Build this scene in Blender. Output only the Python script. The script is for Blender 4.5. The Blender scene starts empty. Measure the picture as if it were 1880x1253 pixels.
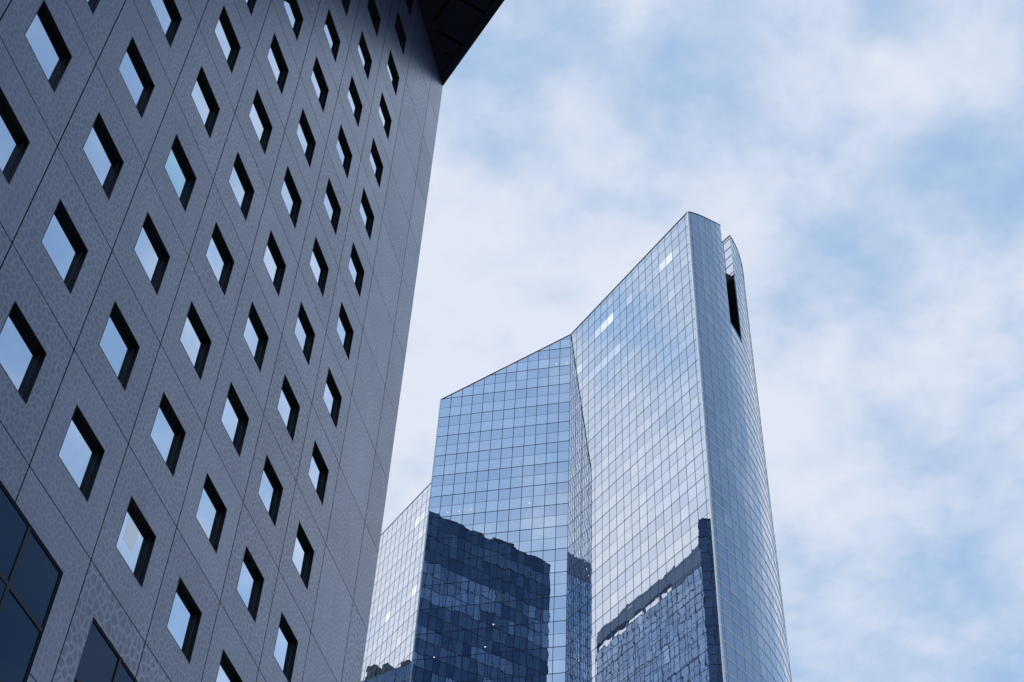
import bpy, math, random
from mathutils import Vector, Matrix, noise
random.seed(7)
R = math.radians
sc = bpy.context.scene
col = sc.collection

# ------------------------------------------------------------------ camera
CAM = Vector((0, 0, 1.6))
MR = Matrix(((0.998211404153996, -0.05978287896135155, 0.0),
             (-0.04382347881283614, -0.7317328486129682, -0.6801812559645347),
             (0.04066319369710787, 0.678964686595587, -0.7330439680090874)))
cd = bpy.data.cameras.new('camera')
cam = bpy.data.objects.new('camera', cd)
col.objects.link(cam)
cd.sensor_width = 36.0
cd.lens = 2650.0 / 1880.0 * 36.0
cd.clip_start = 0.1
cd.clip_end = 20000
cam.matrix_world = Matrix.Translation(CAM) @ MR.to_4x4()
sc.camera = cam


def proj(P):
    c = MR.transposed() @ (Vector(P) - CAM)
    if c.z > -0.01:
        return None
    return (940 + 2650 * c.x / -c.z, 626.5 - 2650 * c.y / -c.z)


# ------------------------------------------------------------------ world: sky with a broken cloud layer
SUN_EL, SUN_AZ = 24.0, 262.0          # azimuth clockwise from +Y
w = bpy.data.worlds.new('World')
sc.world = w
w.use_nodes = True
nt = w.node_tree
for n in list(nt.nodes):
    nt.nodes.remove(n)


def N(t, **kw):
    n = nt.nodes.new(t)
    for k, v in kw.items():
        setattr(n, k, v)
    return n


def L(a, b):
    nt.links.new(a, b)


def val(x):
    n = N('ShaderNodeValue')
    n.outputs[0].default_value = x
    return n.outputs[0]


def mth(op, a, b=None, c=None, clamp=False):
    n = N('ShaderNodeMath', operation=op, use_clamp=clamp)
    for i, s in enumerate((a, b, c)):
        if s is None:
            continue
        if isinstance(s, (int, float)):
            n.inputs[i].default_value = s
        else:
            L(s, n.inputs[i])
    return n.outputs[0]


tc = N('ShaderNodeTexCoord')
nrm = N('ShaderNodeVectorMath', operation='NORMALIZE')
L(tc.outputs['Generated'], nrm.inputs[0])
DIR = nrm.outputs[0]
sep = N('ShaderNodeSeparateXYZ')
L(DIR, sep.inputs[0])
zc = mth('MAXIMUM', sep.outputs[2], 0.0)
zz = mth('ADD', zc, 0.22)
cx = mth('DIVIDE', sep.outputs[0], zz)
cy = mth('DIVIDE', sep.outputs[1], zz)
comb = N('ShaderNodeCombineXYZ')
L(cx, comb.inputs[0]); L(cy, comb.inputs[1])
comb.inputs[2].default_value = 3.7


def fbm(scale, detail, rough, off):
    mp = N('ShaderNodeVectorMath', operation='ADD')
    L(comb.outputs[0], mp.inputs[0])
    mp.inputs[1].default_value = off
    n = N('ShaderNodeTexNoise')
    n.inputs['Scale'].default_value = scale
    n.inputs['Detail'].default_value = detail
    n.inputs['Roughness'].default_value = rough
    n.inputs['Distortion'].default_value = 0.15
    L(mp.outputs[0], n.inputs['Vector'])
    return n.outputs['Fac']


n1 = fbm(4.2, 5, 0.5, (1.3, 4.2, 0))
n2 = fbm(11.0, 6, 0.55, (7.1, 2.2, 0))
n4 = fbm(26.0, 4, 0.55, (2.1, 5.2, 0))
n3 = fbm(1.5, 3, 0.5, (3.3, 9.2, 0))
# cover: 0 = blue gap, 1 = white cloud
cov = mth('ADD', mth('MULTIPLY', mth('SUBTRACT', n1, 0.5), 2.6), mth('MULTIPLY', mth('SUBTRACT', n2, 0.5), 3.2))
cov = mth('ADD', cov, mth('MULTIPLY', mth('SUBTRACT', n3, 0.5), 0.8))
cov = mth('ADD', cov, mth('MULTIPLY', mth('SUBTRACT', n4, 0.5), 0.7))
# the cloud bank thins out towards the south and east of the camera (behind and to the right)
bank = N('ShaderNodeVectorMath', operation='DOT_PRODUCT')
L(DIR, bank.inputs[0])
bank.inputs[1].default_value = Vector((-0.85, 0.50, -0.05)).normalized()
bm_ = N('ShaderNodeMapRange', interpolation_type='SMOOTHSTEP')
L(bank.outputs['Value'], bm_.inputs[0])
bm_.inputs[1].default_value = -0.60
bm_.inputs[2].default_value = 0.05
bm_.inputs[3].default_value = -0.98
bm_.inputs[4].default_value = 0.0
calm = mth('ADD', mth('MULTIPLY', bm_.outputs[0], 0.80), 1.0)
cov = mth('MULTIPLY', cov, calm)
cov = mth('ADD', cov, 0.55)
# large banks of cloud (+) and gaps (-) of this sky, as directions
BLOBS = [((0.077, 0.525, 0.848), 0.10, -0.45), ((0.199, 0.573, 0.795), 0.055, -0.36), ((0.254, 0.595, 0.763), 0.075, -0.36),
         ((0.313, 0.526, 0.791), 0.075, -0.36), ((0.242, 0.664, 0.708), 0.08, -0.28), ((-0.04, 0.596, 0.802), 0.10, 0.15),
         ((-0.017, 0.659, 0.752), 0.12, 0.28), ((0.159, 0.54, 0.827), 0.05, 0.30), ((0.296, 0.694, 0.656), 0.14, 0.22),
         ((0.14, 0.67, 0.73), 0.05, -0.10), ((-0.08, 0.75, 0.66), 0.18, 0.35), ((0.30, 0.47, 0.83), 0.06, 0.18),
         ((0.12, 0.44, 0.89), 0.05, -0.25), ((0.17, 0.76, 0.63), 0.12, 0.35), ((0.135, 0.605, 0.785), 0.05, -0.20),
         ((-0.715, 0.274, 0.643), 0.40, -0.12), ((-0.60, 0.23, 0.766), 0.14, -0.45), ((-0.735, 0.282, 0.616), 0.17, 0.75), ((-0.36, -0.65, 0.67), 0.45, -0.75), ((-0.64, 0.42, 0.64), 0.30, 0.5), ((0.0, 0.51, 0.86), 0.09, -0.35)]
for c, rad, amp in BLOBS:
    d = N('ShaderNodeVectorMath', operation='DISTANCE')
    L(DIR, d.inputs[0])
    d.inputs[1].default_value = Vector(c).normalized()
    m = N('ShaderNodeMapRange', interpolation_type='SMOOTHERSTEP')
    L(d.outputs['Value'], m.inputs[0])
    m.inputs[1].default_value = 0.0
    m.inputs[2].default_value = rad * 1.5
    m.inputs[3].default_value = amp
    m.inputs[4].default_value = 0.0
    cov = mth('ADD', cov, m.outputs[0])
cov = mth('ADD', cov, bm_.outputs[0])
covc = N('ShaderNodeMapRange', interpolation_type='SMOOTHSTEP')
L(cov, covc.inputs[0])
covc.inputs[1].default_value = -0.5
covc.inputs[2].default_value = 1.45
covc.inputs[3].default_value = 0.0
covc.inputs[4].default_value = 1.0
sky = N('ShaderNodeTexSky', sky_type='NISHITA')
sky.sun_disc = False
sky.sun_elevation = R(SUN_EL)
sky.sun_rotation = R(SUN_AZ)
sky.air_density = 1.0
sky.dust_density = 1.0
sky.ozone_density = 1.5
# thin veil over the blue, then the cloud itself
veil = N('ShaderNodeMixRGB')
vfac = N('ShaderNodeMapRange', interpolation_type='SMOOTHSTEP')
L(bank.outputs['Value'], vfac.inputs[0])
vfac.inputs[1].default_value = -0.65
vfac.inputs[2].default_value = 0.0
vfac.inputs[3].default_value = 0.26
vfac.inputs[4].default_value = 0.64
L(vfac.outputs[0], veil.inputs[0])
L(sky.outputs[0], veil.inputs[1])
veil.inputs[2].default_value = (5.1, 7.5, 11.0, 1)
mixc = N('ShaderNodeMixRGB')
L(covc.outputs[0], mixc.inputs[0])
L(veil.outputs[0], mixc.inputs[1])
mixc.inputs[2].default_value = (7.5, 8.0, 9.2, 1)
bg = N('ShaderNodeBackground')
bg.inputs[1].default_value = 0.10
L(mixc.outputs[0], bg.inputs[0])
wo = N('ShaderNodeOutputWorld')
L(bg.outputs[0], wo.inputs[0])

# ------------------------------------------------------------------ sun, veiled by cloud
sd = bpy.data.lights.new('sun', 'SUN')
sd.energy = 0.6
sd.angle = R(12)
sd.color = (1.0, 0.95, 0.88)
so = bpy.data.objects.new('sun', sd)
col.objects.link(so)
sv = Vector((math.sin(R(SUN_AZ)) * math.cos(R(SUN_EL)), math.cos(R(SUN_AZ)) * math.cos(R(SUN_EL)), math.sin(R(SUN_EL))))
so.rotation_euler = sv.to_track_quat('Z', 'Y').to_euler()

sc.view_settings.view_transform = 'Standard'
sc.view_settings.look = 'None'
sc.view_settings.exposure = 0.0
sc.view_settings.gamma = 1.0
sc.render.engine = 'CYCLES'
sc.cycles.max_bounces = 8
sc.cycles.glossy_bounces = 6
sc.cycles.diffuse_bounces = 3


# ------------------------------------------------------------------ materials
def mat(name, base, rough=0.5, metal=0.0, spec=0.5, noise_amt=0.0, noise_scale=3.0):
    m = bpy.data.materials.new(name)
    m.use_nodes = True
    t = m.node_tree
    b = t.nodes['Principled BSDF']
    b.inputs['Base Color'].default_value = (*base, 1)
    b.inputs['Roughness'].default_value = rough
    b.inputs['Metallic'].default_value = metal
    b.inputs['Specular IOR Level'].default_value = spec
    if noise_amt:
        g = t.nodes.new('ShaderNodeNewGeometry')
        n = t.nodes.new('ShaderNodeTexNoise')
        n.inputs['Scale'].default_value = noise_scale
        n.inputs['Detail'].default_value = 5
        t.links.new(g.outputs['Position'], n.inputs['Vector'])
        mx = t.nodes.new('ShaderNodeMixRGB')
        mx.blend_type = 'MIX'
        t.links.new(n.outputs['Fac'], mx.inputs[0])
        mx.inputs[1].default_value = (*[c * (1 - noise_amt) for c in base], 1)
        mx.inputs[2].default_value = (*[min(1, c * (1 + noise_amt)) for c in base], 1)
        t.links.new(mx.outputs[0], b.inputs['Base Color'])
    return m


def glass_mat(name, tint, dark, wob=0.0030, fine=0.0005, lit=(1.0, 0.97, 0.9), litk=1.0, rough=0.0):
    """coated mirror glass; attribute 'tone' = (reflectance factor, lit room, reserved)"""
    m = bpy.data.materials.new(name)
    m.use_nodes = True
    t = m.node_tree
    b = t.nodes['Principled BSDF']
    a = t.nodes.new('ShaderNodeAttribute')
    a.attribute_name = 'tone'
    s = t.nodes.new('ShaderNodeSeparateColor')
    t.links.new(a.outputs['Color'], s.inputs[0])
    mx = t.nodes.new('ShaderNodeMixRGB')
    t.links.new(s.outputs[0], mx.inputs[0])
    mx.inputs[1].default_value = (*dark, 1)
    mx.inputs[2].default_value = (*tint, 1)
    t.links.new(mx.outputs[0], b.inputs['Base Color'])
    b.inputs['Metallic'].default_value = 1.0
    b.inputs['Roughness'].default_value = rough
    mu = t.nodes.new('ShaderNodeMath')
    mu.operation = 'MULTIPLY'
    t.links.new(s.outputs[1], mu.inputs[0])
    mu.inputs[1].default_value = litk
    b.inputs['Emission Color'].default_value = (*lit, 1)
    t.links.new(mu.outputs[0], b.inputs['Emission Strength'])
    if wob:
        g = t.nodes.new('ShaderNodeNewGeometry')
        last = None
        for sc_, ds in ((0.9, wob), (4.5, fine)):
            n = t.nodes.new('ShaderNodeTexNoise')
            n.inputs['Scale'].default_value = sc_
            n.inputs['Detail'].default_value = 0.3
            t.links.new(g.outputs['Position'], n.inputs['Vector'])
            bp = t.nodes.new('ShaderNodeBump')
            bp.inputs['Strength'].default_value = 1.0
            bp.inputs['Distance'].default_value = ds
            t.links.new(n.outputs['Fac'], bp.inputs['Height'])
            if last:
                t.links.new(last.outputs[0], bp.inputs['Normal'])
            last = bp
        t.links.new(last.outputs[0], b.inputs['Normal'])
    return m


M_TGLASS = glass_mat('tower_glass', (0.84, 0.88, 0.92), (0.47, 0.55, 0.66), wob=0.0015, fine=0.00008)
M_WGLASS = glass_mat('window_glass', (0.74, 0.84, 0.97), (0.60, 0.71, 0.86), wob=0.0008, fine=0.0)
M_OGLASS = glass_mat('office_glass', (0.42, 0.52, 0.68), (0.045, 0.085, 0.155), wob=0.001, fine=0.0)
M_MULL = mat('dark_mullion', (0.020, 0.045, 0.095), 0.4, 0.3)
M_MULL2 = mat('thin_joint', (0.07, 0.12, 0.20), 0.5, 0.2)
M_FIN = mat('light_aluminium', (0.86, 0.87, 0.90), 0.35, 0.85)
M_TRANS = mat('light_transom', (0.88, 0.89, 0.92), 0.4)
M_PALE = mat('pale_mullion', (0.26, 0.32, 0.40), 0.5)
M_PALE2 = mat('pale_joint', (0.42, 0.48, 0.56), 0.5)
M_CORE = mat('dark_core', (0.03, 0.05, 0.08), 0.7, noise_amt=0.3)
M_DARK = mat('dark_louvre', (0.006, 0.014, 0.028), 0.6, noise_amt=0.5, noise_scale=1.2)
M_ROOF = mat('roof_membrane', (0.18, 0.18, 0.19), 0.9, noise_amt=0.3, noise_scale=0.6)
M_BLACK = mat('black_metal', (0.0085, 0.0075, 0.0078), 0.5, spec=0.3)
M_BLACK2 = mat('black_metal_lip', (0.09, 0.095, 0.11), 0.35, spec=0.5)
M_SOFFIT = mat('soffit_metal', (0.018, 0.022, 0.034), 0.6, spec=0.3, noise_amt=0.2, noise_scale=0.8)
M_SLOT = mat('soffit_slot', (0.002, 0.002, 0.003), 0.9, spec=0.0)
M_BACK = mat('joint_shadow', (0.004, 0.005, 0.008), 0.9, spec=0.1)
M_BAY = mat('clear_dark_glass', (0.008, 0.038, 0.100), 0.03, spec=0.15)
M_BAY.node_tree.nodes['Principled BSDF'].inputs['Specular Tint'].default_value = (0.3, 0.6, 1.0, 1)
M_LAMP = bpy.data.materials.new('lamp_disc')
M_LAMP.use_nodes = True
_b = M_LAMP.node_tree.nodes['Principled BSDF']
_b.inputs['Emission Color'].default_value = (1, 0.97, 0.88, 1)
_b.inputs['Emission Strength'].default_value = 0.8


def granite():
    m = bpy.data.materials.new('etched_granite')
    m.use_nodes = True
    t = m.node_tree
    b = t.nodes['Principled BSDF']
    uv = t.nodes.new('ShaderNodeUVMap')
    uv.uv_map = 'UVMap'
    at = t.nodes.new('ShaderNodeAttribute')
    at.attribute_name = 'tone'         # r: overall tone, g: pattern contrast, b: pattern size
    sp = t.nodes.new('ShaderNodeSeparateColor')
    t.links.new(at.outputs['Color'], sp.inputs[0])
    # warp
    nz = t.nodes.new('ShaderNodeTexNoise')
    nz.inputs['Scale'].default_value = 1.7
    t.links.new(uv.outputs[0], nz.inputs['Vector'])
    vm = t.nodes.new('ShaderNodeVectorMath')
    vm.operation = 'MULTIPLY_ADD'
    t.links.new(nz.outputs['Color'], vm.inputs[0])
    vm.inputs[1].default_value = (0.22, 0.22, 0)
    t.links.new(uv.outputs[0], vm.inputs[2])
    vo = t.nodes.new('ShaderNodeTexVoronoi')
    vo.feature = 'DISTANCE_TO_EDGE'
    vo.voronoi_dimensions = '2D'
    t.links.new(vm.outputs[0], vo.inputs['Vector'])
    t.links.new(sp.outputs[2], vo.inputs['Scale'])
    ms = t.nodes.new('ShaderNodeMath')
    ms.operation = 'MULTIPLY'
    t.links.new(sp.outputs[2], ms.inputs[0])
    ms.inputs[1].default_value = 10.0
    t.links.new(ms.outputs[0], vo.inputs['Scale'])
    mr = t.nodes.new('ShaderNodeMapRange')
    mr.interpolation_type = 'SMOOTHSTEP'
    mr.inputs[1].default_value = 0.03
    mr.inputs[2].default_value = 0.20
    t.links.new(vo.outputs['Distance'], mr.inputs[0])
    # speckle inside each etched cell
    fn = t.nodes.new('ShaderNodeTexNoise')
    fn.inputs['Scale'].default_value = 26
    fn.inputs['Detail'].default_value = 4
    t.links.new(uv.outputs[0], fn.inputs['Vector'])
    big = t.nodes.new('ShaderNodeTexNoise')
    big.inputs['Scale'].default_value = 0.55
    big.inputs['Detail'].default_value = 3
    t.links.new(uv.outputs[0], big.inputs['Vector'])

    def mm(op, a, c):
        n = t.nodes.new('ShaderNodeMath')
        n.operation = op
        for i, s in enumerate((a, c)):
            if isinstance(s, (int, float)):
                n.inputs[i].default_value = s
            else:
                t.links.new(s, n.inputs[i])
        return n.outputs[0]
    pat = mm('MULTIPLY', mr.outputs[0], sp.outputs[1])           # darkening by pattern
    k = mm('SUBTRACT', 1.0, pat)
    k = mm('MULTIPLY', k, mm('ADD', 0.72, mm('MULTIPLY', fn.outputs['Fac'], 0.56)))
    k = mm('MULTIPLY', k, mm('ADD', 0.74, mm('MULTIPLY', big.outputs['Fac'], 0.52)))
    st = t.nodes.new('ShaderNodeTexNoise')
    st.inputs['Scale'].default_value = 1.0
    st.inputs['Detail'].default_value = 5
    sm = t.nodes.new('ShaderNodeVectorMath')
    sm.operation = 'MULTIPLY'
    t.links.new(uv.outputs[0], sm.inputs[0])
    sm.inputs[1].default_value = (4.5, 0.16, 1)
    t.links.new(sm.outputs[0], st.inputs['Vector'])
    k = mm('MULTIPLY', k, mm('ADD', 0.84, mm('MULTIPLY', st.outputs['Fac'], 0.32)))
    k = mm('MULTIPLY', k, mm('MULTIPLY', sp.outputs[0], 2.0))
    mx = t.nodes.new('ShaderNodeMixRGB')
    mx.blend_type = 'MULTIPLY'
    mx.inputs[0].default_value = 1.0
    cc = t.nodes.new('ShaderNodeCombineColor')
    for i in range(3):
        t.links.new(k, cc.inputs[i])
    mx.inputs[1].default_value = (0.076, 0.076, 0.178, 1)
    t.links.new(cc.outputs[0], mx.inputs[2])
    t.links.new(mx.outputs[0], b.inputs['Base Color'])
    b.inputs['Roughness'].default_value = 0.33
    b.inputs['Specular IOR Level'].default_value = 1.0
    # the etched cells are less polished than the network between them
    cwt = mm('MAXIMUM', mm('MULTIPLY', mm('SUBTRACT', 1.0, mm('MULTIPLY', pat, 2.1)), mm('MULTIPLY', mm('ADD', 0.70, mm('MULTIPLY', big.outputs['Fac'], 0.50)), mm('ADD', 0.86, mm('MULTIPLY', st.outputs['Fac'], 0.28)))), 0.0)
    cwt = mm('MULTIPLY', cwt, mm('MULTIPLY', sp.outputs[0], 1.9))
    cwt = mm('MULTIPLY', cwt, mm('ADD', 0.70, mm('MULTIPLY', fn.outputs['Fac'], 0.60)))
    t.links.new(cwt, b.inputs['Coat Weight'])
    b.inputs['Coat Roughness'].default_value = 0.28
    b.inputs['Coat IOR'].default_value = 1.68
    bp = t.nodes.new('ShaderNodeBump')
    bp.inputs['Strength'].default_value = 0.35
    bp.inputs['Distance'].default_value = 0.004
    bp.invert = True
    t.links.new(mr.outputs[0], bp.inputs['Height'])
    t.links.new(bp.outputs[0], b.inputs['Normal'])
    return m


M_GRAN = granite()


# ------------------------------------------------------------------ mesh helpers
class MB:
    def __init__(s):
        s.v = []; s.f = []; s.tone = []; s.uv = []; s.mi = []

    def poly(s, pts, tone=(0.5, 0, 0), uv=None, mi=0):
        b = len(s.v)
        s.v += [tuple(p) for p in pts]
        s.f.append(tuple(range(b, b + len(pts))))
        s.tone.append(tone)
        s.uv.append(uv)
        s.mi.append(mi)

    def box(s, o, a, b, c, mi=0, tone=(0.5, 0, 0)):
        """box from corner o with edge vectors a, b, c"""
        o, a, b, c = map(Vector, (o, a, b, c))
        if a.cross(b).dot(c) < 0:
            a, b = b, a
        p = [o, o + a, o + a + b, o + b, o + c, o + a + c, o + a + b + c, o + b + c]
        for q in ((3, 2, 1, 0), (4, 5, 6, 7), (0, 1, 5, 4), (1, 2, 6, 5), (2, 3, 7, 6), (3, 0, 4, 7)):
            s.poly([p[i] for i in q], tone=tone, mi=mi)

    def build(s, name, mats, parent=None, origin=None):
        me = bpy.data.meshes.new(name)
        o0 = Vector(origin) if origin is not None else Vector((0, 0, 0))
        me.from_pydata([tuple(Vector(p) - o0) for p in s.v], [], s.f)
        if not isinstance(mats, (list, tuple)):
            mats = [mats]
        for m in mats:
            me.materials.append(m)
        ca = me.color_attributes.new('tone', 'FLOAT_COLOR', 'CORNER')
        has = any(u is not None for u in s.uv)
        ul = me.uv_layers.new(name='UVMap') if has else None
        li = 0
        for k, f in enumerate(s.f):
            me.polygons[k].material_index = s.mi[k]
            for j in range(len(f)):
                ca.data[li].color = (*s.tone[k], 1)
                if has and s.uv[k] is not None:
                    ul.data[li].uv = s.uv[k][j]
                li += 1
        me.update()
        ob = bpy.data.objects.new(name, me)
        col.objects.link(ob)
        ob.location = o0 if parent is None else o0 - Vector(parent.get('_o', (0, 0, 0)))
        if parent is not None:
            ob.parent = parent
        ob['_o'] = tuple(o0)
        return ob


def thing(name, label, cat, loc, group=None):
    o = bpy.data.objects.new(name, None)
    o.empty_display_size = 1.0
    o.location = loc
    o['label'] = label
    o['category'] = cat
    o['_o'] = tuple(loc)
    if group:
        o['group'] = group
    col.objects.link(o)
    return o


def clip(poly, zl, zr, w_, lo=None):
    """clip polygon in (x, z), x in 0..w_, to z <= line from zl to zr (and z >= lo)"""
    def cl(poly, fn):
        out = []
        for i in range(len(poly)):
            a, b = poly[i], poly[(i + 1) % len(poly)]
            fa, fb = fn(a), fn(b)
            if fa >= 0:
                out.append(a)
            if (fa >= 0) != (fb >= 0):
                t_ = fa / (fa - fb)
                out.append((a[0] + (b[0] - a[0]) * t_, a[1] + (b[1] - a[1]) * t_))
        return out
    r = cl(poly, lambda p: zl + (zr - zl) * p[0] / w_ - p[1])
    if lo is not None and len(r) > 2:
        r = cl(r, lambda p: p[1] - lo)
    return r


# ------------------------------------------------------------------ ground
g = MB()
g.poly([(-4000, -4000, 0), (4000, -4000, 0), (4000, 4000, 0), (-4000, 4000, 0)])
gnd = g.build('ground', mat('plaza_paving', (0.20, 0.19, 0.18), 0.85, noise_amt=0.25, noise_scale=0.4))
gnd['kind'] = 'structure'

# ------------------------------------------------------------------ stone clad tower
U = Vector((0.25945636, 0.96575483, 0))      # along the wall, away from the camera
NN = Vector((0.96575483, -0.25945636, 0))    # outward
T0 = CAM + Vector((-10.90184594, 20.12592885, 27.44952786))
CW, FH = 3.2086, 3.6


def W(i, j, d=0.0):
    return T0 + U * (i * CW) + Vector((0, 0, j * FH)) + NN * d


I0, I1, J0, JT = -7, 7.57, -8.0, 11.03
gb = thing('stone_tower', 'grey etched stone tower with rows of small recessed windows and dark overhanging top', 'building', W(0, -8.0, -12))
wall = MB()
GX, GZ = 0.019, 0.014                         # half joint widths
PT = 0.04                                     # panel thickness


def uvp(i, j):
    return (i * CW, j * FH)


def rect(mb, i0, i1, j0, j1, d, tone):
    if i1 - i0 < 1e-4 or j1 - j0 < 1e-4:
        return
    pts = [(i0, j0), (i0, j1), (i1, j1), (i1, j0)]
    pts = pts[::-1]
    p = [W(a, b, d) for a, b in pts]
    nrm_ = (p[1] - p[0]).cross(p[2] - p[1])
    if nrm_.dot(NN) < 0:
        p = p[::-1]; pts = pts[::-1]
    mb.poly(p, tone, [uvp(a, b) for a, b in pts])


def panel(i0, i1, j0, j1, tone, hole=None):
    a0, a1 = i0 + GX / CW, i1 - GX / CW
    b0, b1 = j0 + GZ / FH, j1 - GZ / FH
    if hole:
        h0, h1, k0, k1 = hole
        rect(wall, a0, a1, k1, b1, 0, tone)
        rect(wall, a0, a1, b0, k0, 0, tone)
        rect(wall, a0, h0, k0, k1, 0, tone)
        rect(wall, h1, a1, k0, k1, 0, tone)
    else:
        rect(wall, a0, a1, b0, b1, 0, tone)
    q = [(a0, b0), (a1, b0), (a1, b1), (a0, b1)]
    for k in range(4):
        s_, e_ = q[k], q[(k + 1) % 4]
        wall.poly([W(*s_, 0), W(*e_, 0), W(*e_, -PT), W(*s_, -PT)], tone, [uvp(*s_)] * 4, mi=1)


def tone_for(i, j):
    rr = random.Random(i * 131 + j * 17 + 5)
    big = rr.random() < 0.14
    return (0.5 * rr.uniform(0.91, 1.07), rr.uniform(0.17, 0.28) + (0.05 if big else 0), 0.50 * (0.8 if big else 1.0) * rr.uniform(0.92, 1.1))


WI0, WI1, WJ0, WJ1 = 0.245, 0.745, 0.28, 0.725
wins = []
JM = 0.0
for i in range(I0, 8):
    i1 = min(i + 1, I1)
    for j in range(-2, 12):
        j1 = min(j + 1, JT)
        if j1 <= j:
            continue
        if i <= 5 and j <= 10:
            panel(i, i1, j, j1, tone_for(i, j), (i + WI0, i + WI1, j + WJ0, j + WJ1))
            wins.append((i, j))
        else:
            panel(i, i1, j, j1, tone_for(i, j))
# piers and lintels around the tall glazed bays of the lower floors
BT = -2.283
for i in range(I0, 8):
    i1 = min(i + 1, I1)
    for j in range(-8, -2):
        j0, j1 = j, j + 1
        rr = tone_for(i, j)
        if (i, j) == (2, -3) or (i, j) == (3, -3):
            rr = (0.52, 0.34, 0.36)
        if i > 5:
            panel(i, i1, j0, j1, rr)
            continue
        s0, s1 = (i, i + 0.24) if i % 2 == 0 else (i + 0.74, i + 1)
        if j == -3:
            # lintel plus one leg as one L shaped panel
            a0, a1 = i + GX / CW, i + 1 - GX / CW
            rect(wall, a0, a1, BT, -2 - GZ / FH, 0, rr)
            rect(wall, max(a0, s0), min(a1, s1), -3 + GZ / FH, BT, 0, rr)
        else:
            panel(s0 + (0 if i % 2 == 0 else -GX / CW), s1 + (GX / CW if i % 2 == 0 else 0), j0, j1, rr)
wall.build('wall', [M_GRAN, M_BACK], gb, W(0, -8.0, -12))

# dark strips behind the open joints, and the solid body of the building
jb = MB()
for i in range(I0, 8):
    jb.box(W(i, BT, -PT - 0.03) - U * 0.08, U * 0.16, Vector((0, 0, (JT - BT) * FH)), NN * 0.03)
for j in range(-2, 12):
    if j < JT:
        jb.box(W(I0, j, -PT - 0.026) - Vector((0, 0, 0.07)), U * ((I1 - I0) * CW), Vector((0, 0, 0.14)), NN * 0.026)
for i in range(I0, 8):
    if i % 2 == 0 or i > 5:
        jb.box(W(i, -8, -PT - 0.035) - U * 0.75, U * 1.5, Vector((0, 0, (8 + BT) * FH)), NN * 0.034)
jb.build('joint_backing', M_BACK, gb, W(0, -8.0, -12))
body = MB()
body.box(W(I0, -8.0, -0.47), U * ((I1 - I0) * CW), Vector((0, 0, (JT + 8) * FH - 0.05)), -NN * 24)
# stone return at the corner so that the wall has its thickness
body.box(W(I1, -8.0, -0.003) - U * 0.47, U * 0.47, Vector((0, 0, (JT + 8) * FH)), -NN * 0.465)
body.box(W(6.0, -8.0, -0.08), U * (1.5 * CW), Vector((0, 0, (JT + 8) * FH)), -NN * 0.38)
body.build('structure_core', mat('core_stone', (0.22, 0.205, 0.235), 0.6, noise_amt=0.2), gb, W(0, -8.0, -12))


def window(i, j):
    DP = 0.175
    lo = W(i + 0.5, j + 0.5, 0)
    a = W(i + WI0, j + WJ0, 0.002)
    wx = (WI1 - WI0) * CW
    wz = (WJ1 - WJ0) * FH
    Z = Vector((0, 0, 1))
    rv = MB()
    # four reveal sides, each stepped once, 6 mm sheet
    th = 0.02
    rv.box(a, U * th, Z * wz, -NN * DP)
    rv.box(a + U * (wx - th), U * th, Z * wz, -NN * DP)
    rv.box(a + U * th, U * (wx - 2 * th), Z * th, -NN * DP)
    rv.box(a + U * th + Z * (wz - th), U * (wx - 2 * th), Z * th, -NN * DP)
    # back plate
    rv.box(a - NN * DP, U * wx, Z * wz, -NN * 0.05)
    wo_ = rv.build('window', M_BLACK, gb, lo)
    fr = MB()
    ft, fd = 0.018, 0.022
    b0 = a + U * th + Z * th - NN * (DP - 0.0)
    fx, fz = wx - 2 * th, wz - 2 * th
    fr.box(b0, U * ft, Z * fz, NN * fd)
    fr.box(b0 + U * (fx - ft), U * ft, Z * fz, NN * fd)
    fr.box(b0 + U * ft, U * (fx - 2 * ft), Z * ft, NN * fd)
    fr.box(b0 + U * ft + Z * (fz - ft), U * (fx - 2 * ft), Z * ft, NN * fd)
    # thin bright bead where the glass meets the side jambs
    for q in (th, wx - th - 0.010):
        fr.box(a + U * q + Z * th - NN * (DP - fd), U * 0.012, Z * fz, NN * 0.014, mi=1)
    fr.build('frame', [M_BLACK, M_BLACK2], wo_, lo)
    rr = random.Random(i * 77 + j * 13)
    gp = MB()
    tz = [rr.gauss(0, 0.0022) for _ in range(3)]
    p = [b0 + NN * 0.008 + U * x + Z * z + NN * t_ for x, z, t_ in ((0, 0, tz[0]), (fx, 0, tz[1]), (fx, fz, tz[1] + tz[2] - tz[0]), (0, fz, tz[2]))]
    if (p[1] - p[0]).cross(p[2] - p[1]).dot(NN) < 0:
        p = p[::-1]
    tn = rr.uniform(0.5, 1.0)
    gp.poly(p, (tn, 0, 0))
    pane = gp.build('pane', M_TEAL if (i, j) == (1, 1) else M_WGLASS, wo_, lo)
    if (i, j) == (2, -2):  # emissive patch laid on the pane front to paint a pale bright area
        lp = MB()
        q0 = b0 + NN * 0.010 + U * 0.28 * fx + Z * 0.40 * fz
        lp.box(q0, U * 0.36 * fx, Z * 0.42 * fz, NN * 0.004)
        lp.build('pane_glow_patch', M_GLOW, pane, lo)
    return wo_


M_TEAL = glass_mat('teal_window_glass', (0.60, 0.86, 0.93), (0.60, 0.86, 0.93), wob=0.0008, fine=0)
M_GLOW = bpy.data.materials.new('pale_pane_glow')  # self-lit pale tone for the bright patch painted on one pane
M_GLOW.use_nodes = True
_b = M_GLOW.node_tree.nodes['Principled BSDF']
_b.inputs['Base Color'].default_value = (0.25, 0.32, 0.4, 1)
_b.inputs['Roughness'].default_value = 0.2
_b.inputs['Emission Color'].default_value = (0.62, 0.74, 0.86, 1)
_b.inputs['Emission Strength'].default_value = 0.38

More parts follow.
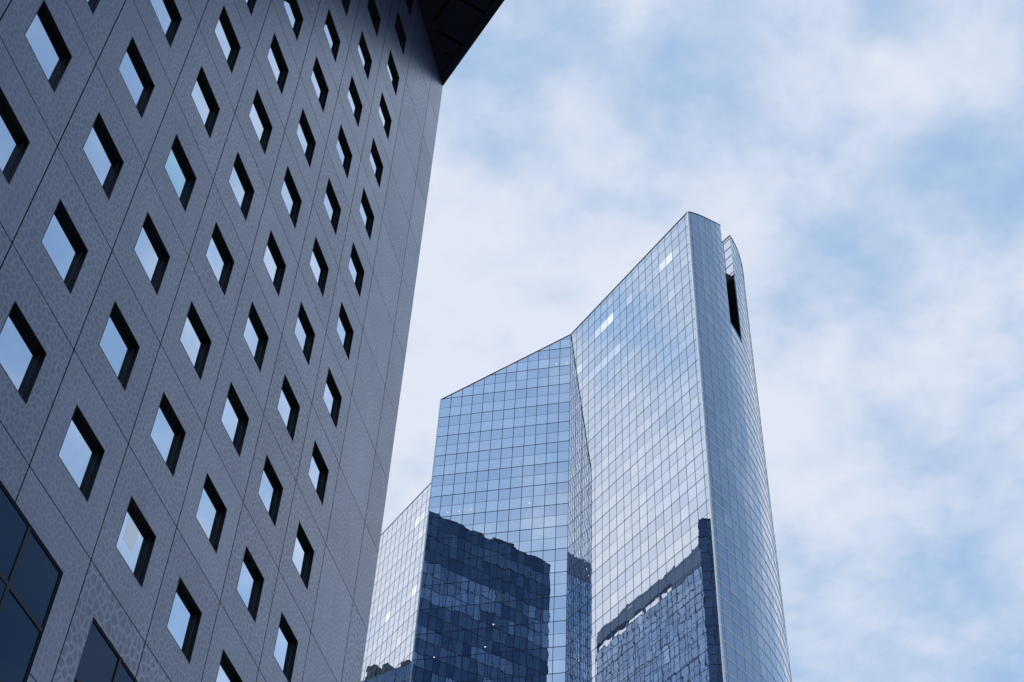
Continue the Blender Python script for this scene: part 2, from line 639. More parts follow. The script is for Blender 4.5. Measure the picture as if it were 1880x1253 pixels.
far = []
for (i, j) in wins:
    pr = proj(W(i + 0.5, j + 0.5))
    if pr and -330 < pr[0] < 1880 and -300 < pr[1] < 1500:
        window(i, j)
    else:
        far.append((i, j))
# windows wholly outside the picture: one part
fm = MB()
for (i, j) in far:
    a = W(i + WI0, j + WJ0, -0.002)
    wx = (WI1 - WI0) * CW
    wz = (WJ1 - WJ0) * FH
    for o_, e1, e2 in ((a, Vector((0, 0, wz)), -NN * 0.175), (a + U * wx, Vector((0, 0, wz)), -NN * 0.175),
                       (a, U * wx, -NN * 0.175), (a + Vector((0, 0, wz)), U * wx, -NN * 0.175)):
        fm.poly([o_, o_ + e1, o_ + e1 + e2, o_ + e2])
    b = a - NN * 0.165
    p = [b, b + U * wx, b + U * wx + Vector((0, 0, wz)), b + Vector((0, 0, wz))]
    if (p[1] - p[0]).cross(p[2] - p[1]).dot(NN) < 0:
        p = p[::-1]
    fm.poly(p, (0.7, 0, 0), mi=1)
if far:
    o = fm.build('window_stack', [M_BLACK, M_WGLASS], gb, W(0, -8.0, -12))
    o['kind'] = 'stuff'

# tall glazed bays, three panes wide
for k in (-3, -2, -1, 0, 1, 2):
    b0 = 2 * k + 0.24
    b1 = 2 * k + 1.74
    lo = W((b0 + b1) / 2, -4, 0)
    fr = MB()
    MW = 0.085
    for q in (0, 1, 2, 3):
        ii = b0 + 0.5 * q
        o_ = W(ii, -8, -0.05) - U * (MW / 2 if 0 < q < 3 else (0 if q == 0 else 0.05))
        fr.box(o_, U * (MW if 0 < q < 3 else 0.05), Vector((0, 0, (BT + 8) * FH)), NN * 0.03)
    js = [BT]
    jj = -2.715
    while jj > -8:
        js.append(jj)
        jj -= 0.5
    segs = [(b0 * CW + 0.05, (b0 + 0.5) * CW - MW / 2), ((b0 + .5) * CW + MW / 2, (b0 + 1.0) * CW - MW / 2), ((b0 + 1.0) * CW + MW / 2, b1 * CW - 0.05)]
    for q, jv in enumerate(js):
        for s0, s1 in segs:
            h = 0.05 if q == 0 else MW
            z0 = -0.05 if q == 0 else -MW / 2
            fr.box(W(s0 / CW, jv, -0.05) + Vector((0, 0, z0)), U * (s1 - s0), Vector((0, 0, h)), NN * 0.03)
    # side returns between glass and stone
    for ii, sg in ((b0, -1), (b1, 1)):
        fr.box(W(ii, -8, -0.05) + U * (0.002 * sg), U * (0.012 * sg), Vector((0, 0, (BT + 8) * FH)), NN * 0.046)
    bay = fr.build('glazed_bay', M_BLACK, gb, lo)
    for c3 in range(3):
        for q in range(len(js)):
            jt = js[q]
            jb_ = js[q + 1] if q + 1 < len(js) else -8
            if q > 2 and c3 > -1 and q < len(js) - 1 and q > 3:
                continue
            if q == 4 or (q > 3):
                continue
            if q == 3:
                jb_ = -8
            gp = MB()
            rr = random.Random(k * 31 + c3 * 7 + q)
            tl = [rr.gauss(0, 0.003) for _ in range(3)]
            s0, s1 = segs[c3]
            p = [W(s0 / CW, jb_, -0.045 + tl[0]), W(s1 / CW, jb_, -0.045 + tl[1]), W(s1 / CW, jt, -0.045 + tl[1] + tl[2] - tl[0]), W(s0 / CW, jt, -0.045 + tl[2])]
            if (p[1] - p[0]).cross(p[2] - p[1]).dot(NN) < 0:
                p = p[::-1]
            gp.poly(p, (1, 0, 0))
            gp.build('pane', M_BAY, bay, lo)

# overhanging top storey, turned 45 degrees to the wall
zt = T0.z + JT * FH
Cn = W(I1, JT, 0)


def S(u_, n_, dz=0.0):
    return Cn + U * u_ + NN * n_ + Vector((0, 0, dz))


def prism(mb, pts, z0, z1, mi=0):
    lo_ = [S(a, b, z0) for a, b in pts]
    hi_ = [S(a, b, z1) for a, b in pts]
    ar = sum(lo_[i].x * lo_[(i + 1) % len(lo_)].y - lo_[(i + 1) % len(lo_)].x * lo_[i].y for i in range(len(lo_)))
    if ar < 0:
        lo_ = lo_[::-1]; hi_ = hi_[::-1]
    mb.poly(lo_[::-1], mi=mi)
    mb.poly(hi_, mi=mi)
    for i in range(len(lo_)):
        j = (i + 1) % len(lo_)
        mb.poly([lo_[i], lo_[j], hi_[j], hi_[i]], mi=mi)


ov = MB()
prism(ov, [(0.05, -0.02), (-16, 16.05), (-40, 16.05), (-40, -24), (0.05, -24)], 0.002, 9.0)
# raised trims along the outer edge and the wall
prism(ov, [(0.02, 0.0), (-15.9, 15.92), (-16.5, 15.92), (-0.62, 0.04)], -0.06, 0.002, mi=0)
prism(ov, [(-0.75, 0.012), (-1.15, 0.42), (-30, 0.42), (-30, 0.012)], -0.05, 0.002, mi=0)
ovo = ov.build('overhang', M_SOFFIT, gb, S(-5, 3))
for (u0, n0), (u1, n1), wd in (((-5.5, 2.05), (-4.0, 0.58), 0.12), ((-5.6, 1.55), (-3.80, 3.33), 0.13), ((-3.36, 0.54), (-2.17, 1.69), 0.13),
                               ((-2.01, 0.56), (-1.50, 1.05), 0.12), ((-5.6, 2.83), (-4.40, 3.98), 0.12),
                               ((-7.7, 1.8), (-5.35, 4.95), 0.12), ((-7.7, 4.2), (-6.0, 2.5), 0.12)):
    sl = MB()
    a = Vector((u0, n0)); b = Vector((u1, n1)); d = (b - a).normalized(); q = Vector((-d.y, d.x)) * wd / 2
    prism(sl, [tuple(a + q), tuple(b + q), tuple(b - q), tuple(a - q)], -0.012, 0.0)
    sl.build('soffit_slot', M_SLOT, ovo, S(u0, n0))


# ------------------------------------------------------------------ glass towers
ZR = 139.373
E1, E2, E3 = Vector((-9.40734, 143.01264)), Vector((8.30425, 138.38873)), Vector((22.00734, 115.39490))


def row_zs(z0, z1):
    k = math.floor((z0 - ZR) / 1.8)
    out = []
    while ZR + 1.8 * k < z1 + 0.01:
        if ZR + 1.8 * k > z0 + 0.05:
            out.append((k, ZR + 1.8 * k))
        k += 1
    return out


class Facade:
    """a run of glass columns; cols = [(P0, P1, zl, zr)], outward = right hand side of travel"""
    def __init__(s, tower, name, cols, kind='dark', lo=0.0, lit=None, wall=True, tonef=None, fine=False, skip=()):
        s.cols = cols; s.lo = lo; s.kind = kind
        s.panes = []
        grid = MB(); shell = MB(); fins = MB()
        Z = Vector((0, 0, 1))
        for ci, (a, b, zl, zr) in enumerate(cols):
            a3, b3 = Vector((a.x, a.y, 0)), Vector((b.x, b.y, 0))
            d = b3 - a3
            wd = d.length
            d.normalize()
            n = Vector((d.y, -d.x, 0))
            zmax = max(zl, zr)
            zs = [(None, lo)] + row_zs(lo, zmax) + [(None, zmax)]
            for r in range(len(zs) - 1):
                z0, z1 = zs[r][1], zs[r + 1][1]
                if z1 - z0 < 0.05:
                    continue
                pl = clip([(0, z0), (wd, z0), (wd, z1), (0, z1)], zl, zr, wd)
                if len(pl) < 3:
                    continue
                rr = random.Random(hash((name, ci, round(z0 * 10))) if False else (ci * 7919 + int(z0 * 10) * 31 + len(name) * 101))
                t0, t1, t2 = rr.gauss(0, 0.0008), rr.gauss(0, 0.0005), rr.gauss(0, 0.0006)
                pts = [a3 + d * x + Z * z + n * (t0 + t1 * x + t2 * (z - z0)) for x, z in pl]
                key = round((z0 - ZR) / 1.8)
                L_ = lit.get((ci, key), 0) if lit else 0
                fl = math.floor(key / 2)
                rf = random.Random(fl * 53 + len(name))
                # each storey holds a clear pane row and a spandrel row
                tone = 0.62 + (0.16 if key % 2 == 0 else -0.04) + rr.uniform(-0.10, 0.10) + rf.uniform(-0.05, 0.05)
                if rr.random() < 0.06:
                    tone += 0.22
                if tonef:
                    tone = tonef(ci, key, tone, rr)
                s.panes.append((pts, n, (max(0, min(1, tone)), L_, 0)))
            # vertical member at the left of each column
            mw, md = (0.052, 0.035 if kind == 'dark' else 0.024) if fine else (0.070, 0.040)
            top = zl
            if ci not in skip:
                grid.box(a3 - d * (mw / 2) - n * 0.02 + Z * lo, d * mw, Z * (top - lo), n * md)
            if ci == len(cols) - 1 and 'end' not in skip:
                grid.box(b3 - d * (mw / 2) - n * 0.02 + Z * lo, d * mw, Z * (zr - lo), n * md)
            # horizontals
            for k, z in row_zs(lo, zmax):
                f0, f1 = 0.0, 1.0
                if z > min(zl, zr):
                    if abs(zl - zr) < 1e-6:
                        continue
                    tt = (z - zl) / (zr - zl)
                    if zr > zl:
                        f0 = tt
                    else:
                        f1 = tt
                if f1 - f0 < 0.02:
                    continue
                x0, x1 = wd * f0 + mw / 2, wd * f1 - mw / 2
                if x1 <= x0:
                    continue
                if kind == 'light':
                    fins.box(a3 + d * x0 - n * 0.02 + Z * (z - 0.11), d * (x1 - x0), Z * 0.22, n * 0.045)
                elif k % 2 == 0:
                    hh = 0.065 if fine else 0.085
                    grid.box(a3 + d * x0 - n * 0.02 + Z * (z - hh / 2), d * (x1 - x0), Z * hh, n * 0.036)
                else:
                    grid.box(a3 + d * x0 - n * 0.02 + Z * (z - 0.020), d * (x1 - x0), Z * 0.040, n * 0.030, mi=1)
            # coping
            p0 = a3 + Z * zl; p1 = b3 + Z * zr
            grid.box(p0 - n * 0.25, p1 - p0, Z * 0.12, n * 0.31)
            # backing wall behind the glass
            near_end = min((Vector((q.x, q.y)) - e).length for q in (a, b) for e in (cols[0][0], cols[-1][1]))
            if wall and not (near_end < 0.65 and not (ci in (0, len(cols) - 1) and wd > 1.3)) and ci not in (8, 9) + tuple(skip):
                if near_end < 0.65:      # keep the backing clear of the corners
                    sh = 0.62 / wd
                    if ci == 0:
                        a3 = a3.lerp(b3, sh)
                    else:
                        b3 = b3.lerp(a3, sh)
                i0_, i1_ = -n * 0.08, -n * 0.45
                q = [a3 + i0_ + Z * lo, b3 + i0_ + Z * lo, b3 + i0_ + Z * (zr - .01), a3 + i0_ + Z * (zl - .01)]
                q2 = [a3 + i1_ + Z * lo, b3 + i1_ + Z * lo, b3 + i1_ + Z * (zr - .01), a3 + i1_ + Z * (zl - .01)]
                shell.poly(q); shell.poly(q2[::-1]); shell.poly([q[3], q[2], q2[2], q2[3]])
                shell.poly([q[0], q[3], q2[3], q2[0]]); shell.poly([q[1], q2[1], q2[2], q[2]])
        base = tuple(tower['_o'])
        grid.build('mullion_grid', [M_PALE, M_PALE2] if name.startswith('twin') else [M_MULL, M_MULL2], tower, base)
        if fins.f:
            fins.build('transom_fins', M_TRANS, tower, base)
        if shell.f:
            shell.build('backing_wall', M_CORE, tower, base)


def emit_panes(tower, facades, vis):
    allp = [p for f in facades for p in f.panes]
    ranked = []
    for idx, (pts, n, tone) in enumerate(allp):
        c = sum(pts, Vector()) / len(pts)
        if n.dot(CAM - c) <= 0:
            continue
        pr = [proj(p) for p in pts]
        if any(p is None for p in pr):
            continue
        cx_ = sum(p[0] for p in pr) / len(pr); cy_ = sum(p[1] for p in pr) / len(pr)
        if not (0 < cx_ < 1880 and 0 < cy_ < 1253) or not vis(cx_, cy_):
            continue
        ar = 0
        for k in range(len(pr)):
            x0, y0 = pr[k]; x1, y1 = pr[(k + 1) % len(pr)]
            ar += x0 * y1 - x1 * y0
        ranked.append((abs(ar), idx))
    ranked.sort(reverse=True)
    top = set(i for _, i in ranked[:100])
    rest = MB()
    for idx, (pts, n, tone) in enumerate(allp):
        p = pts
        if len(p) > 2 and (p[1] - p[0]).cross(p[2] - p[1]).dot(n) < 0:
            p = p[::-1]
        if idx in top:
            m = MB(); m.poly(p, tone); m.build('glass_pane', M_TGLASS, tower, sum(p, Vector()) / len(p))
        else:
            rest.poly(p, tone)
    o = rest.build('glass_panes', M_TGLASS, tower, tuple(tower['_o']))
    o['kind'] = 'stuff'


gt = thing('glass_tower', 'tall blue mirror glass skyscraper with sharp corner, curved right side and sloping roofline', 'building', (8, 150, 0))
TOP2 = 152.8
d1 = (E2 - E1).normalized()
L1 = (E2 - E1).length
cols1 = []
for k in range(12):
    a, b = E1 + d1 * (L1 * k / 12), E1 + d1 * (L1 * (k + 1) / 12)
    cols1.append((a, b, 142.8 + (TOP2 - 142.8) * k / 12, 142.8 + (TOP2 - 142.8) * (k + 1) / 12))
F1 = Facade(gt, 'face_flat', cols1, tonef=lambda c, k, t_, r_: t_ - 0.10)
d2 = (E3 - E2).normalized()
L2_ = (E3 - E2).length
ss = [min(1.447 * k, L2_) for k in range(19)] + [L2_]
cols2 = [(E2 + d2 * ss[k], E2 + d2 * ss[k + 1], TOP2, TOP2) for k in range(len(ss) - 1)]
lit2 = {(4, 4): 0.22, (5, 4): 0.42, (6, 4): 0.5, (14, 4): 0.25, (15, 4): 0.32, (9, 4): 0.12, (1, 2): 0.14, (3, 0): 0.08, (4, 0): 0.10, (5, 0): 0.14,
        (6, 0): 0.12, (7, 0): 0.16, (15, 0): 0.10, (12, 0): 0.05}
F2 = Facade(gt, 'face_long', cols2, lit=lit2, fine=True, tonef=lambda c, k, t_, r_: min(1, t_ + 0.06), skip=('end',))
# curved face
hd = 45.494
cur = [E3.copy()]
ds = 0.1
S_MAX = 44.0
s_ = 0.0
while s_ < S_MAX:
    curv = 0.024 if s_ < 26 else 0.035
    hd -= math.degrees(curv * ds)
    cur.append(cur[-1] + Vector((math.sin(R(hd)), math.cos(R(hd)))) * ds)
    s_ += ds


def CP(s):
    k = s / ds
    i = min(int(k), len(cur) - 2)
    return cur[i].lerp(cur[i + 1], k - i)


TOPS = [(0, 152.8), (1.0, 153.7), (2.5, 154.7), (4.0, 155.7), (5.5, 156.7), (7.5, 158.2), (9.0, 159.3), (13.0, 161.5), (15, 162.3), (17.5, 163.1), (21, 164.0), (30, 164), (60, 164)]


def TP(s):
    for (a, za), (b, zb) in zip(TOPS, TOPS[1:]):
        if s <= b:
            return za + (zb - za) * (s - a) / (b - a)
    return 164


sA = [0, 0.6, 2.28, 3.96, 5.64, 7.32, 9.0]
cols3 = [(CP(a), CP(b), TP(a), TP(b)) for a, b in zip(sA, sA[1:])]
sB = [9.0, 10.68, 12.36, 13.0]
cols3 += [(CP(a), CP(b), ZR, ZR) for a, b in zip(sB, sB[1:])]
sC = [13.0, 14.04]
while sC[-1] < 42:
    sC.append(sC[-1] + 1.68)
cols3 += [(CP(a), CP(b), TP(a), TP(b)) for a, b in zip(sC, sC[1:])]
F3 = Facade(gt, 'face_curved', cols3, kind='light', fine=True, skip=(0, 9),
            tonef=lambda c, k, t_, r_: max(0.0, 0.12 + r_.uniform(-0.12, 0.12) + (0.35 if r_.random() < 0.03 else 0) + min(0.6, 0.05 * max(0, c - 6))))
# slot side walls
h33 = Vector((math.sin(R(-33.5)), math.cos(R(-33.5))))
P4 = CP(13.0) 
Q4 = P4 + h33 * 12.0
colsS = []
for k in range(8):
    a = P4 + h33 * (0.0 + 1.45 * k if k else 0.35 * 0)
    b = P4 + h33 * (1.45 * (k + 1))
    colsS.append((b, a, 161.5, 161.5))
# glass part only above the dark recess: sloping lower edge 152.5 -> rising 1.6 m per metre
sl = MB(); slp = MB(); slm = MB()
nS = Vector((-h33.y, h33.x, 0))
if nS.x > 0:
    nS = -nS
sl_g = []
for k in range(8):
    x0, x1 = 1.45 * k, 1.45 * (k + 1)
    zs = [150.0 + 1.8 * m for m in range(0, 7)]
    zs = [ZR + 1.8 * m for m in range(6, 13)]
    zs.append(161.5)
    for z0, z1 in zip(zs, zs[1:]):
        # clip to z >= 152.45 + 1.6 x
        pl = [(x0, z0), (x1, z0), (x1, z1), (x0, z1)]
        out = []
        fn = lambda p: p[1] - (152.45 + 1.6 * p[0])
        for i in range(4):
            a, b = pl[i], pl[(i + 1) % 4]
            fa, fb = fn(a), fn(b)
            if fa >= 0:
                out.append(a)
            if (fa >= 0) != (fb >= 0):
                t_ = fa / (fa - fb)
                out.append((a[0] + (b[0] - a[0]) * t_, a[1] + (b[1] - a[1]) * t_))
        if len(out) > 2:
            pts = [Vector((P4.x + h33.x * x, P4.y + h33.y * x, z)) + nS * 0.06 for x, z in out]
            F3.panes.append((pts, nS, (0.95, 0, 0)))
            o3 = Vector((P4.x + h33.x * out[0][0], P4.y + h33.y * out[0][0], 0)) + nS * 0.05
    zb = 152.45 + 1.6 * x1
    if zb < 161.4:
        slm.box(Vector((P4.x + h33.x * (x1 - .04), P4.y + h33.y * (x1 - .04), zb)) + nS * 0.05, Vector((h33.x, h33.y, 0)) * 0.08, Vector((0, 0, 161.5 - zb)), nS * 0.05)
for z in [ZR + 1.8 * m for m in range(8, 13)]:
    xe = max(0.05, (z - 152.45) / 1.6)
    if z > 152.5:
        slm.box(Vector((P4.x, P4.y, z - .045)) + nS * 0.05, Vector((h33.x, h33.y, 0)) * min(xe, 6), Vector((0, 0, 0.09)), nS * 0.045)
slm.box(Vector((P4.x, P4.y, 161.5)) - nS * .2, Vector((h33.x, h33.y, 0)) * 11.6, Vector((0, 0, 0.14)), nS * 0.32)
slm.build('mullion_grid', M_MULL, gt, (8, 150, 0))
dk = MB()
H3 = Vector((h33.x, h33.y, 0))
P43 = Vector((P4.x, P4.y, 0))
dk.box(P43 + H3 * 0.45 + Vector((0, 0, ZR)) - nS * 0.4, H3 * 11.1, Vector((0, 0, 161.48 - ZR)), nS * 0.42)
dk.box(P43 + H3 * 0.03 + Vector((0, 0, ZR)) - nS * 0.012, H3 * 0.42, Vector((0, 0, 161.48 - ZR)), nS * 0.022)
for m in range(42):           # louvre blades
    z = ZR + 0.2 + 0.32 * m
    zlim = 152.3
    x0 = max(0.1, (z - 152.3) / 1.6 + 0.15)
    if x0 < 11:
        dk.box(P43 + H3 * x0 + Vector((0, 0, z)) + nS * 0.02, H3 * (11.5 - x0), Vector((0, 0, 0.06)), nS * 0.09)
# far side and bottom of the slot
A4 = CP(9.0)
B4 = A4 + h33 * 12
A43 = Vector((A4.x, A4.y, 0))
dk.box(A43 + H3 * 0.3 + Vector((0, 0, ZR)) - nS * 0.02, H3 * 11.3, Vector((0, 0, 158.9 - ZR)), nS * 0.42)
fl = [P43 + H3 * 0.6, P43 + H3 * 11.6, A43 + H3 * 11.6, A43 + H3 * 0.6]
dk.poly([p + Vector((0, 0, ZR - 0.02)) for p in fl])
dk.poly([p + Vector((0, 0, ZR - 0.4)) for p in fl[::-1]])
bk = [P43 + H3 * 11.6, A43 + H3 * 11.6]
dk.box(bk[0] + Vector((0, 0, ZR - 0.4)), bk[1] - bk[0], Vector((0, 0, 158.9 - ZR + 0.4)), H3 * 0.4)
dk.build('slot_lining', M_DARK, gt, (8, 150, 0))
# remaining sides
Cend = Vector(cols3[-1][1])
BK = E1 + Vector((math.sin(R(6)), math.cos(R(6)))) * 26
cols4 = []
nb = 16
for k in range(nb):
    cols4.append((Cend.lerp(BK, k / nb), Cend.lerp(BK, (k + 1) / nb), 152.8, 152.8))
F4 = Facade(gt, 'face_back', cols4)
cols5 = [(BK.lerp(E1, k / 12), BK.lerp(E1, (k + 1) / 12), 142.8, 142.8) for k in range(12)]
F5 = Facade(gt, 'face_side', cols5)
rf = MB()
ring = [E1, E2, E3] + [CP(s) for s in (4, 9, 13, 18, 24, 30, 36, 41)] + [Cend, BK]
cen = sum(ring, Vector((0, 0))) / len(ring)
ring = [p + (cen - p).normalized() * 0.9 for p in ring]
top_ = [Vector((p.x, p.y, 134.0)) for p in ring]
bot_ = [Vector((p.x, p.y, 133.4)) for p in ring]
rf.poly(top_); rf.poly(bot_[::-1])
for i in range(len(ring)):
    j = (i + 1) % len(ring)
    rf.poly([bot_[i], bot_[j], top_[j], top_[i]])
rf.build('roof', M_ROOF, gt, (8, 150, 0))
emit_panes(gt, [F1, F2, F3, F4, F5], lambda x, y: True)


def fin(tower, P, z0, z1, dn, wdt=0.30, dep=0.30, name='corner_fin', m=None):
    f = MB()
    d = Vector((dn.x, dn.y, 0)).normalized()
    t_ = Vector((-d.y, d.x, 0))
    f.box(Vector((P.x, P.y, z0)) - t_ * wdt / 2 - d * 0.1, t_ * wdt, Vector((0, 0, z1 - z0)), d * dep)
    f.build(name, m or M_FIN, tower, tuple(tower['_o']))




def corner_trim(tower, P, dl, dr, z0, z1, wl=0.20, wr=0.10):
    # a folded metal angle lying 2 cm proud of both faces; dl / dr point away from the corner along each face
    f = MB()
    for d, wdt, sg in ((dl, wl, 1), (dr, wr, -1)):
        d3 = Vector((d.x, d.y, 0)).normalized()
        n3 = Vector((-d3.y, d3.x, 0)) * sg
        f.box(Vector((P.x, P.y, z0)) - n3 * 0.01, d3 * wdt, Vector((0, 0, z1 - z0)), n3 * (0.05 if sg > 0 else 0.052))
    f.build('corner_trim', M_FIN, tower, tuple(tower['_o']))


corner_trim(gt, E3, -d2, CP(0.5) - E3, 0, TOP2 + 0.13)
corner_trim(gt, P4, h33, CP(13.5) - P4, ZR, 161.64, 0.16, 0.14)
fin(gt, E1, 0, 142.9, Vector((-0.25, -1)), 0.14, 0.16)

# small ceiling lamps seen through the flat face
for s0, z0 in ((16.26, 147.2), (17.8, 147.05), (2.58, 122.05), (4.09, 122.03), (5.59, 122.09), (13.28, 122.1), (9.53, 103.8), (8.7, 100.7), (2.6, 99.9)):
    lm = MB()
    c = E1 + d1 * s0
    n = Vector((d1.y, -d1.x, 0))
    c3 = Vector((c.x, c.y, z0)) + n * 0.02
    e = Vector((d1.x, d1.y, 0))
    ringp = [c3 + e * (0.09 * math.cos(t * math.pi / 6)) + Vector((0, 0, 0.09 * math.sin(t * math.pi / 6))) for t in range(12)]
    back = [p - n * 0.015 for p in ringp]
    if (ringp[1] - ringp[0]).cross(ringp[2] - ringp[1]).dot(n) < 0:
        ringp = ringp[::-1]; back = back[::-1]
    lm.poly(ringp)
    for i in range(12):
        lm.poly([ringp[i], back[i], back[(i + 1) % 12], ringp[(i + 1) % 12]])
    lm.build('ceiling_lamp', M_LAMP, gt, c3)

# twin tower farther back, showing between the stone tower and the main glass tower
tt = thing('glass_tower', 'pale distant glass tower showing between the stone tower and the big glass skyscraper', 'building', (0, 180, 0))
dB = Vector((math.sin(R(-30.8)), math.cos(R(-30.8))))
E0 = Vector((-8.35, 125.2)) * 1.37773
cols = []
for k in range(-6, 24):
    a = E0 + dB * (0.756 + 1.58 * k)
    b = E0 + dB * (0.756 + 1.58 * (k + 1))
    cols.append((b, a, 153.3, 153.3))
lit0 = {}
for s0, z0, v in ((3.04, 147.7, 0.25), (1.4, 147.7, 0.15), (1.3, 144.5, 0.12), (1.55, 133.4, 0.3), (9.07, 133.5, 0.28), (4.5, 126, .10)):
    ci = int((s0 - 0.756) // 1.58) + 6
    lit0[(29 - ci, math.floor((z0 - ZR) / 1.8))] = v
cols = cols[::-1]
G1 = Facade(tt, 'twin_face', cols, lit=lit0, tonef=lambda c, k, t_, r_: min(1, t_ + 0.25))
cc = cols[-1][1]
Rr = Vector((-dB.y, dB.x))
if Rr.x < 0:
    Rr = -Rr
Rr = Vector((dB.y, -dB.x))
c0 = cols[0][0]
cA = cc + Rr * 26
cB = c0 + Rr * 26
G2 = Facade(tt, 'twin_a', [(cc.lerp(cA, k / 16), cc.lerp(cA, (k + 1) / 16), 153.3, 153.3) for k in range(16)])
G3 = Facade(tt, 'twin_b', [(cA.lerp(cB, k / 30), cA.lerp(cB, (k + 1) / 30), 153.3, 153.3) for k in range(30)])
G4 = Facade(tt, 'twin_c', [(cB.lerp(c0, k / 16), cB.lerp(c0, (k + 1) / 16), 153.3, 153.3) for k in range(16)])
rf = MB()
ring = [c0, cc, cA, cB]
cen = sum(ring, Vector((0, 0))) / 4
ring = [p + (cen - p).normalized() * 0.9 for p in ring]
rf.poly([Vector((p.x, p.y, 151.5)) for p in ring])
rf.build('roof', M_ROOF, tt, (0, 180, 0))
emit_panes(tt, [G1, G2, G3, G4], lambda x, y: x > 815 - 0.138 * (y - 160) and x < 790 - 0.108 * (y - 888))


# ------------------------------------------------------------------ neighbouring towers that stand opposite and show in the mirror glass
def office(name, label, A, B, H, depth, style, base=0.0):
    A = Vector(A); B = Vector(B)
    t = thing(name, label, 'building', ((A.x + B.x) / 2, (A.y + B.y) / 2, 0))
    org = tuple(t['_o'])
    d = (B - A)
    Lw = d.length
    d.normalize()
    n = Vector((d.y, -d.x))          # right hand side = facade side
    d3 = Vector((d.x, d.y, 0)); n3 = Vector((n.x, n.y, 0)); Z = Vector((0, 0, 1))
    A3 = Vector((A.x, A.y, 0))
    core = MB()
    crown = style.get('crown', 0)
    core.box(A3 - n3 * 0.1, d3 * Lw, Z * (H - crown), -n3 * depth)
    core.build('core', style['body'], t, org)
    cw = style.get('cw', 1.5)
    nc = int(round(Lw / cw))
    cw = Lw / nc
    fh = style.get('fh', 3.6)
    grid = MB(); panes = MB(); bands = MB()
    nf = int((H - crown) / fh)
    for c in range(nc + 1):
        grid.box(A3 + d3 * (c * cw - 0.05), d3 * 0.10, Z * (H - crown), n3 * 0.07)
    for f in range(nf + 1):
        z = H - crown - f * fh
        if z < 0.3:
            break
        grid.box(A3 + d3 * 0.07 + Z * (z - 0.12), d3 * (Lw - 0.14), Z * 0.12, n3 * 0.065)
        if style.get('half'):
            grid.box(A3 + d3 * 0.07 + Z * (z - fh / 2), d3 * (Lw - 0.14), Z * 0.06, n3 * 0.06)
        for c in range(nc):
            rr = random.Random(f * 211 + c * 17 + nc)
            tone = style['tone'](f, c, nc, rr)
            z1, z0 = z - 0.12, max(0.1, z - fh)
            tl = [rr.gauss(0, 0.0015) for _ in range(3)]
            p = [A3 + d3 * (c * cw + .06) + Z * z0 + n3 * (0.03 + tl[0]), A3 + d3 * ((c + 1) * cw - .06) + Z * z0 + n3 * (0.03 + tl[1]),
                 A3 + d3 * ((c + 1) * cw - .06) + Z * z1 + n3 * (0.03 + tl[1] + tl[2] - tl[0]), A3 + d3 * (c * cw + .06) + Z * z1 + n3 * (0.03 + tl[2])]
            if (p[1] - p[0]).cross(p[2] - p[1]).dot(n3) < 0:
                p = p[::-1]
            panes.poly(p, tone)
    if crown:
        grid2 = MB()
        grid2.box(A3 - n3 * 0.6 + Z * (H - style['beam']), d3 * Lw, Z * style['beam'], n3 * 0.7)
        s_end = style['slot_from'] * Lw
        # solid above the last openings
        grid2.box(A3 - n3 * 0.6 + Z * (H - crown), d3 * s_end, Z * (crown - style['beam']), n3 * 0.7)
        for c in range(0, nc + 1, 3):
            if c * cw > s_end:
                grid2.box(A3 + d3 * (c * cw) - n3 * 0.5 + Z * (H - crown), d3 * 0.25, Z * (crown - style['beam']), n3 * 0.5)
        grid2.build('crown_beam', style['body'], t, org)
    o = panes.build('window_bands', style['glass'], t, org)
    o['kind'] = 'stuff'
    grid.build('facade_grid', style['grid'], t, org)
    for (s0, s1, h) in style.get('roof_boxes', ()):
        rb = MB()
        rb.box(A3 + d3 * (s0 * Lw) - n3 * 1.0 + Z * (H - 0.05), d3 * ((s1 - s0) * Lw), Z * h, -n3 * min(6, depth - 1.5))
        rb.build('roof_plant', style['body'], t, org)
    return t


def tone_dark(f, c, nc, rr):
    v = 0.10 + rr.uniform(-0.08, 0.14) + (0.10 if f % 3 == 1 else 0)
    blk = random.Random((c + f) // 4 * 97 + f // 2 * 13).random()
    L_ = 0
    if f in (4, 5, 6) and c < nc * 0.80 and blk < 0.72:
        v = 0.55 + rr.uniform(-0.3, 0.3)
    if f in (9, 11, 12, 15, 17, 18, 21, 23, 26) and blk < 0.36:
        v = 0.45 + rr.uniform(-0.3, 0.3)
    if rr.random() < 0.006:
        L_ = 0.0
    return (v, L_, 0)


def tone_mid(f, c, nc, rr):
    v = 0.75 + rr.uniform(-0.12, 0.12)
    if rr.random() < 0.05:
        v = 1.0
    return (v, 0, 0)


def tone_deep(f, c, nc, rr):
    return (0.18 + rr.uniform(-0.06, 0.08), 0, 0)


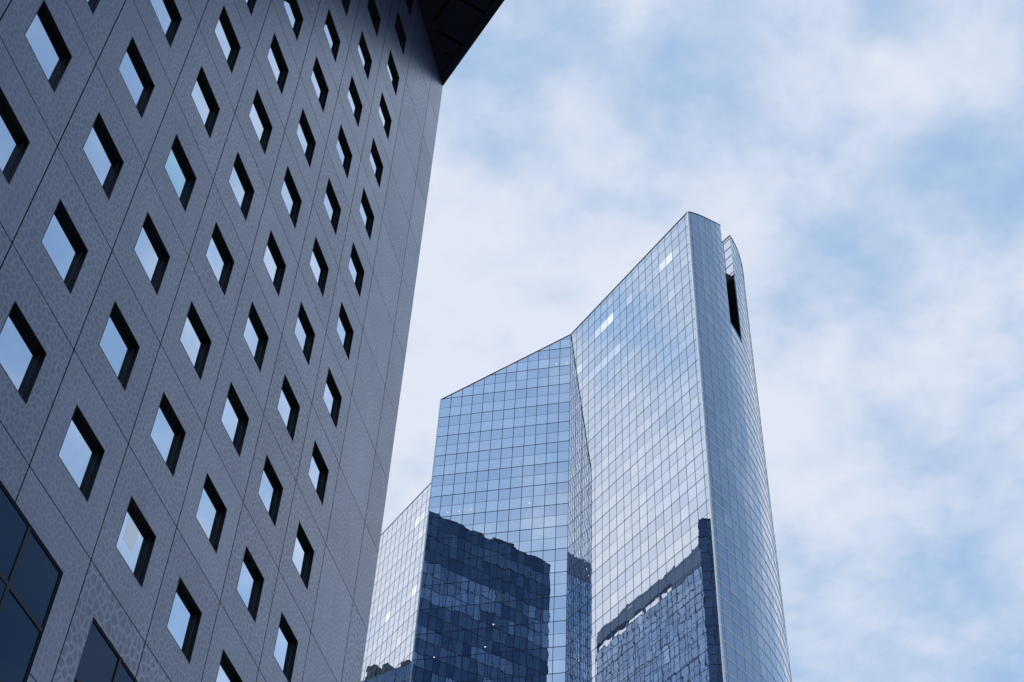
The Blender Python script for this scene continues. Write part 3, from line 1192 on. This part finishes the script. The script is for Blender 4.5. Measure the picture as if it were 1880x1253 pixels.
M_ODARK = mat('office_dark_body', (0.02, 0.035, 0.07), 0.5, noise_amt=0.2, noise_scale=0.3)
M_OMID = mat('office_mid_body', (0.20, 0.26, 0.38), 0.5, noise_amt=0.15, noise_scale=0.3)
M_OGRID = mat('office_grid_dark', (0.010, 0.018, 0.035), 0.5)
M_OGRID2 = mat('office_grid_mid', (0.14, 0.19, 0.29), 0.5)
M_STONE = mat('weathered_stone', (0.10, 0.13, 0.14), 0.8, noise_amt=0.6, noise_scale=0.25)

# dark block mirrored in the flat face
office('office_tower', 'dark navy office block with light window bands, mirrored in the glass left of the fold',
       (-36.857, 53.221), (-67.499, 103.301), 188.2, 18,
       dict(body=M_ODARK, glass=M_OGLASS, grid=M_OGRID, tone=tone_dark, cw=1.55, fh=3.0, half=False,
            roof_boxes=((0.14, 0.22, 1.8), (0.32, 0.40, 1.2), (0.56, 0.70, 1.5))))
# mid blue block with an open crown mirrored in the long face
office('office_tower', 'mid blue office block with open slotted crown, mirrored low in the long bright glass face',
       (-55.622, 130.156), (-82.438, 173.982), 171.9, 20,
       dict(body=M_OMID, glass=M_OGLASS, grid=M_OGRID2, tone=tone_mid, cw=1.7, fh=3.6, crown=4.6, beam=2.9, slot_from=0.53, half=True))
# slim dark tower right at the corner
office('office_tower', 'slim dark tower mirrored as a narrow strip against the sharp glass corner',
       (-48.2, 133.9), (-46.424, 139.482), 161.3, 5,
       dict(body=M_ODARK, glass=M_OGLASS, grid=M_OGRID, tone=tone_deep, cw=1.55, fh=3.6, half=True, roof_boxes=((0.15, 0.9, 1.2),)))
# low stone block mirrored at the foot of the distant tower
office('office_tower', 'grey green block with a ragged roof, mirrored at the foot of the distant pale tower',
       (-68.5, 205.0), (-71.03, 222.29), 166.0, 14,
       dict(body=M_STONE, glass=M_OGLASS, grid=M_STONE, tone=tone_deep, cw=2.6, fh=3.8,
            roof_boxes=((0.0, 0.12, 5.5), (0.3, 0.42, 2.0), (0.62, 0.7, 3.2), (0.8, 0.93, 4.0))))
for o in bpy.data.objects:
    if '_o' in o:
        del o['_o']
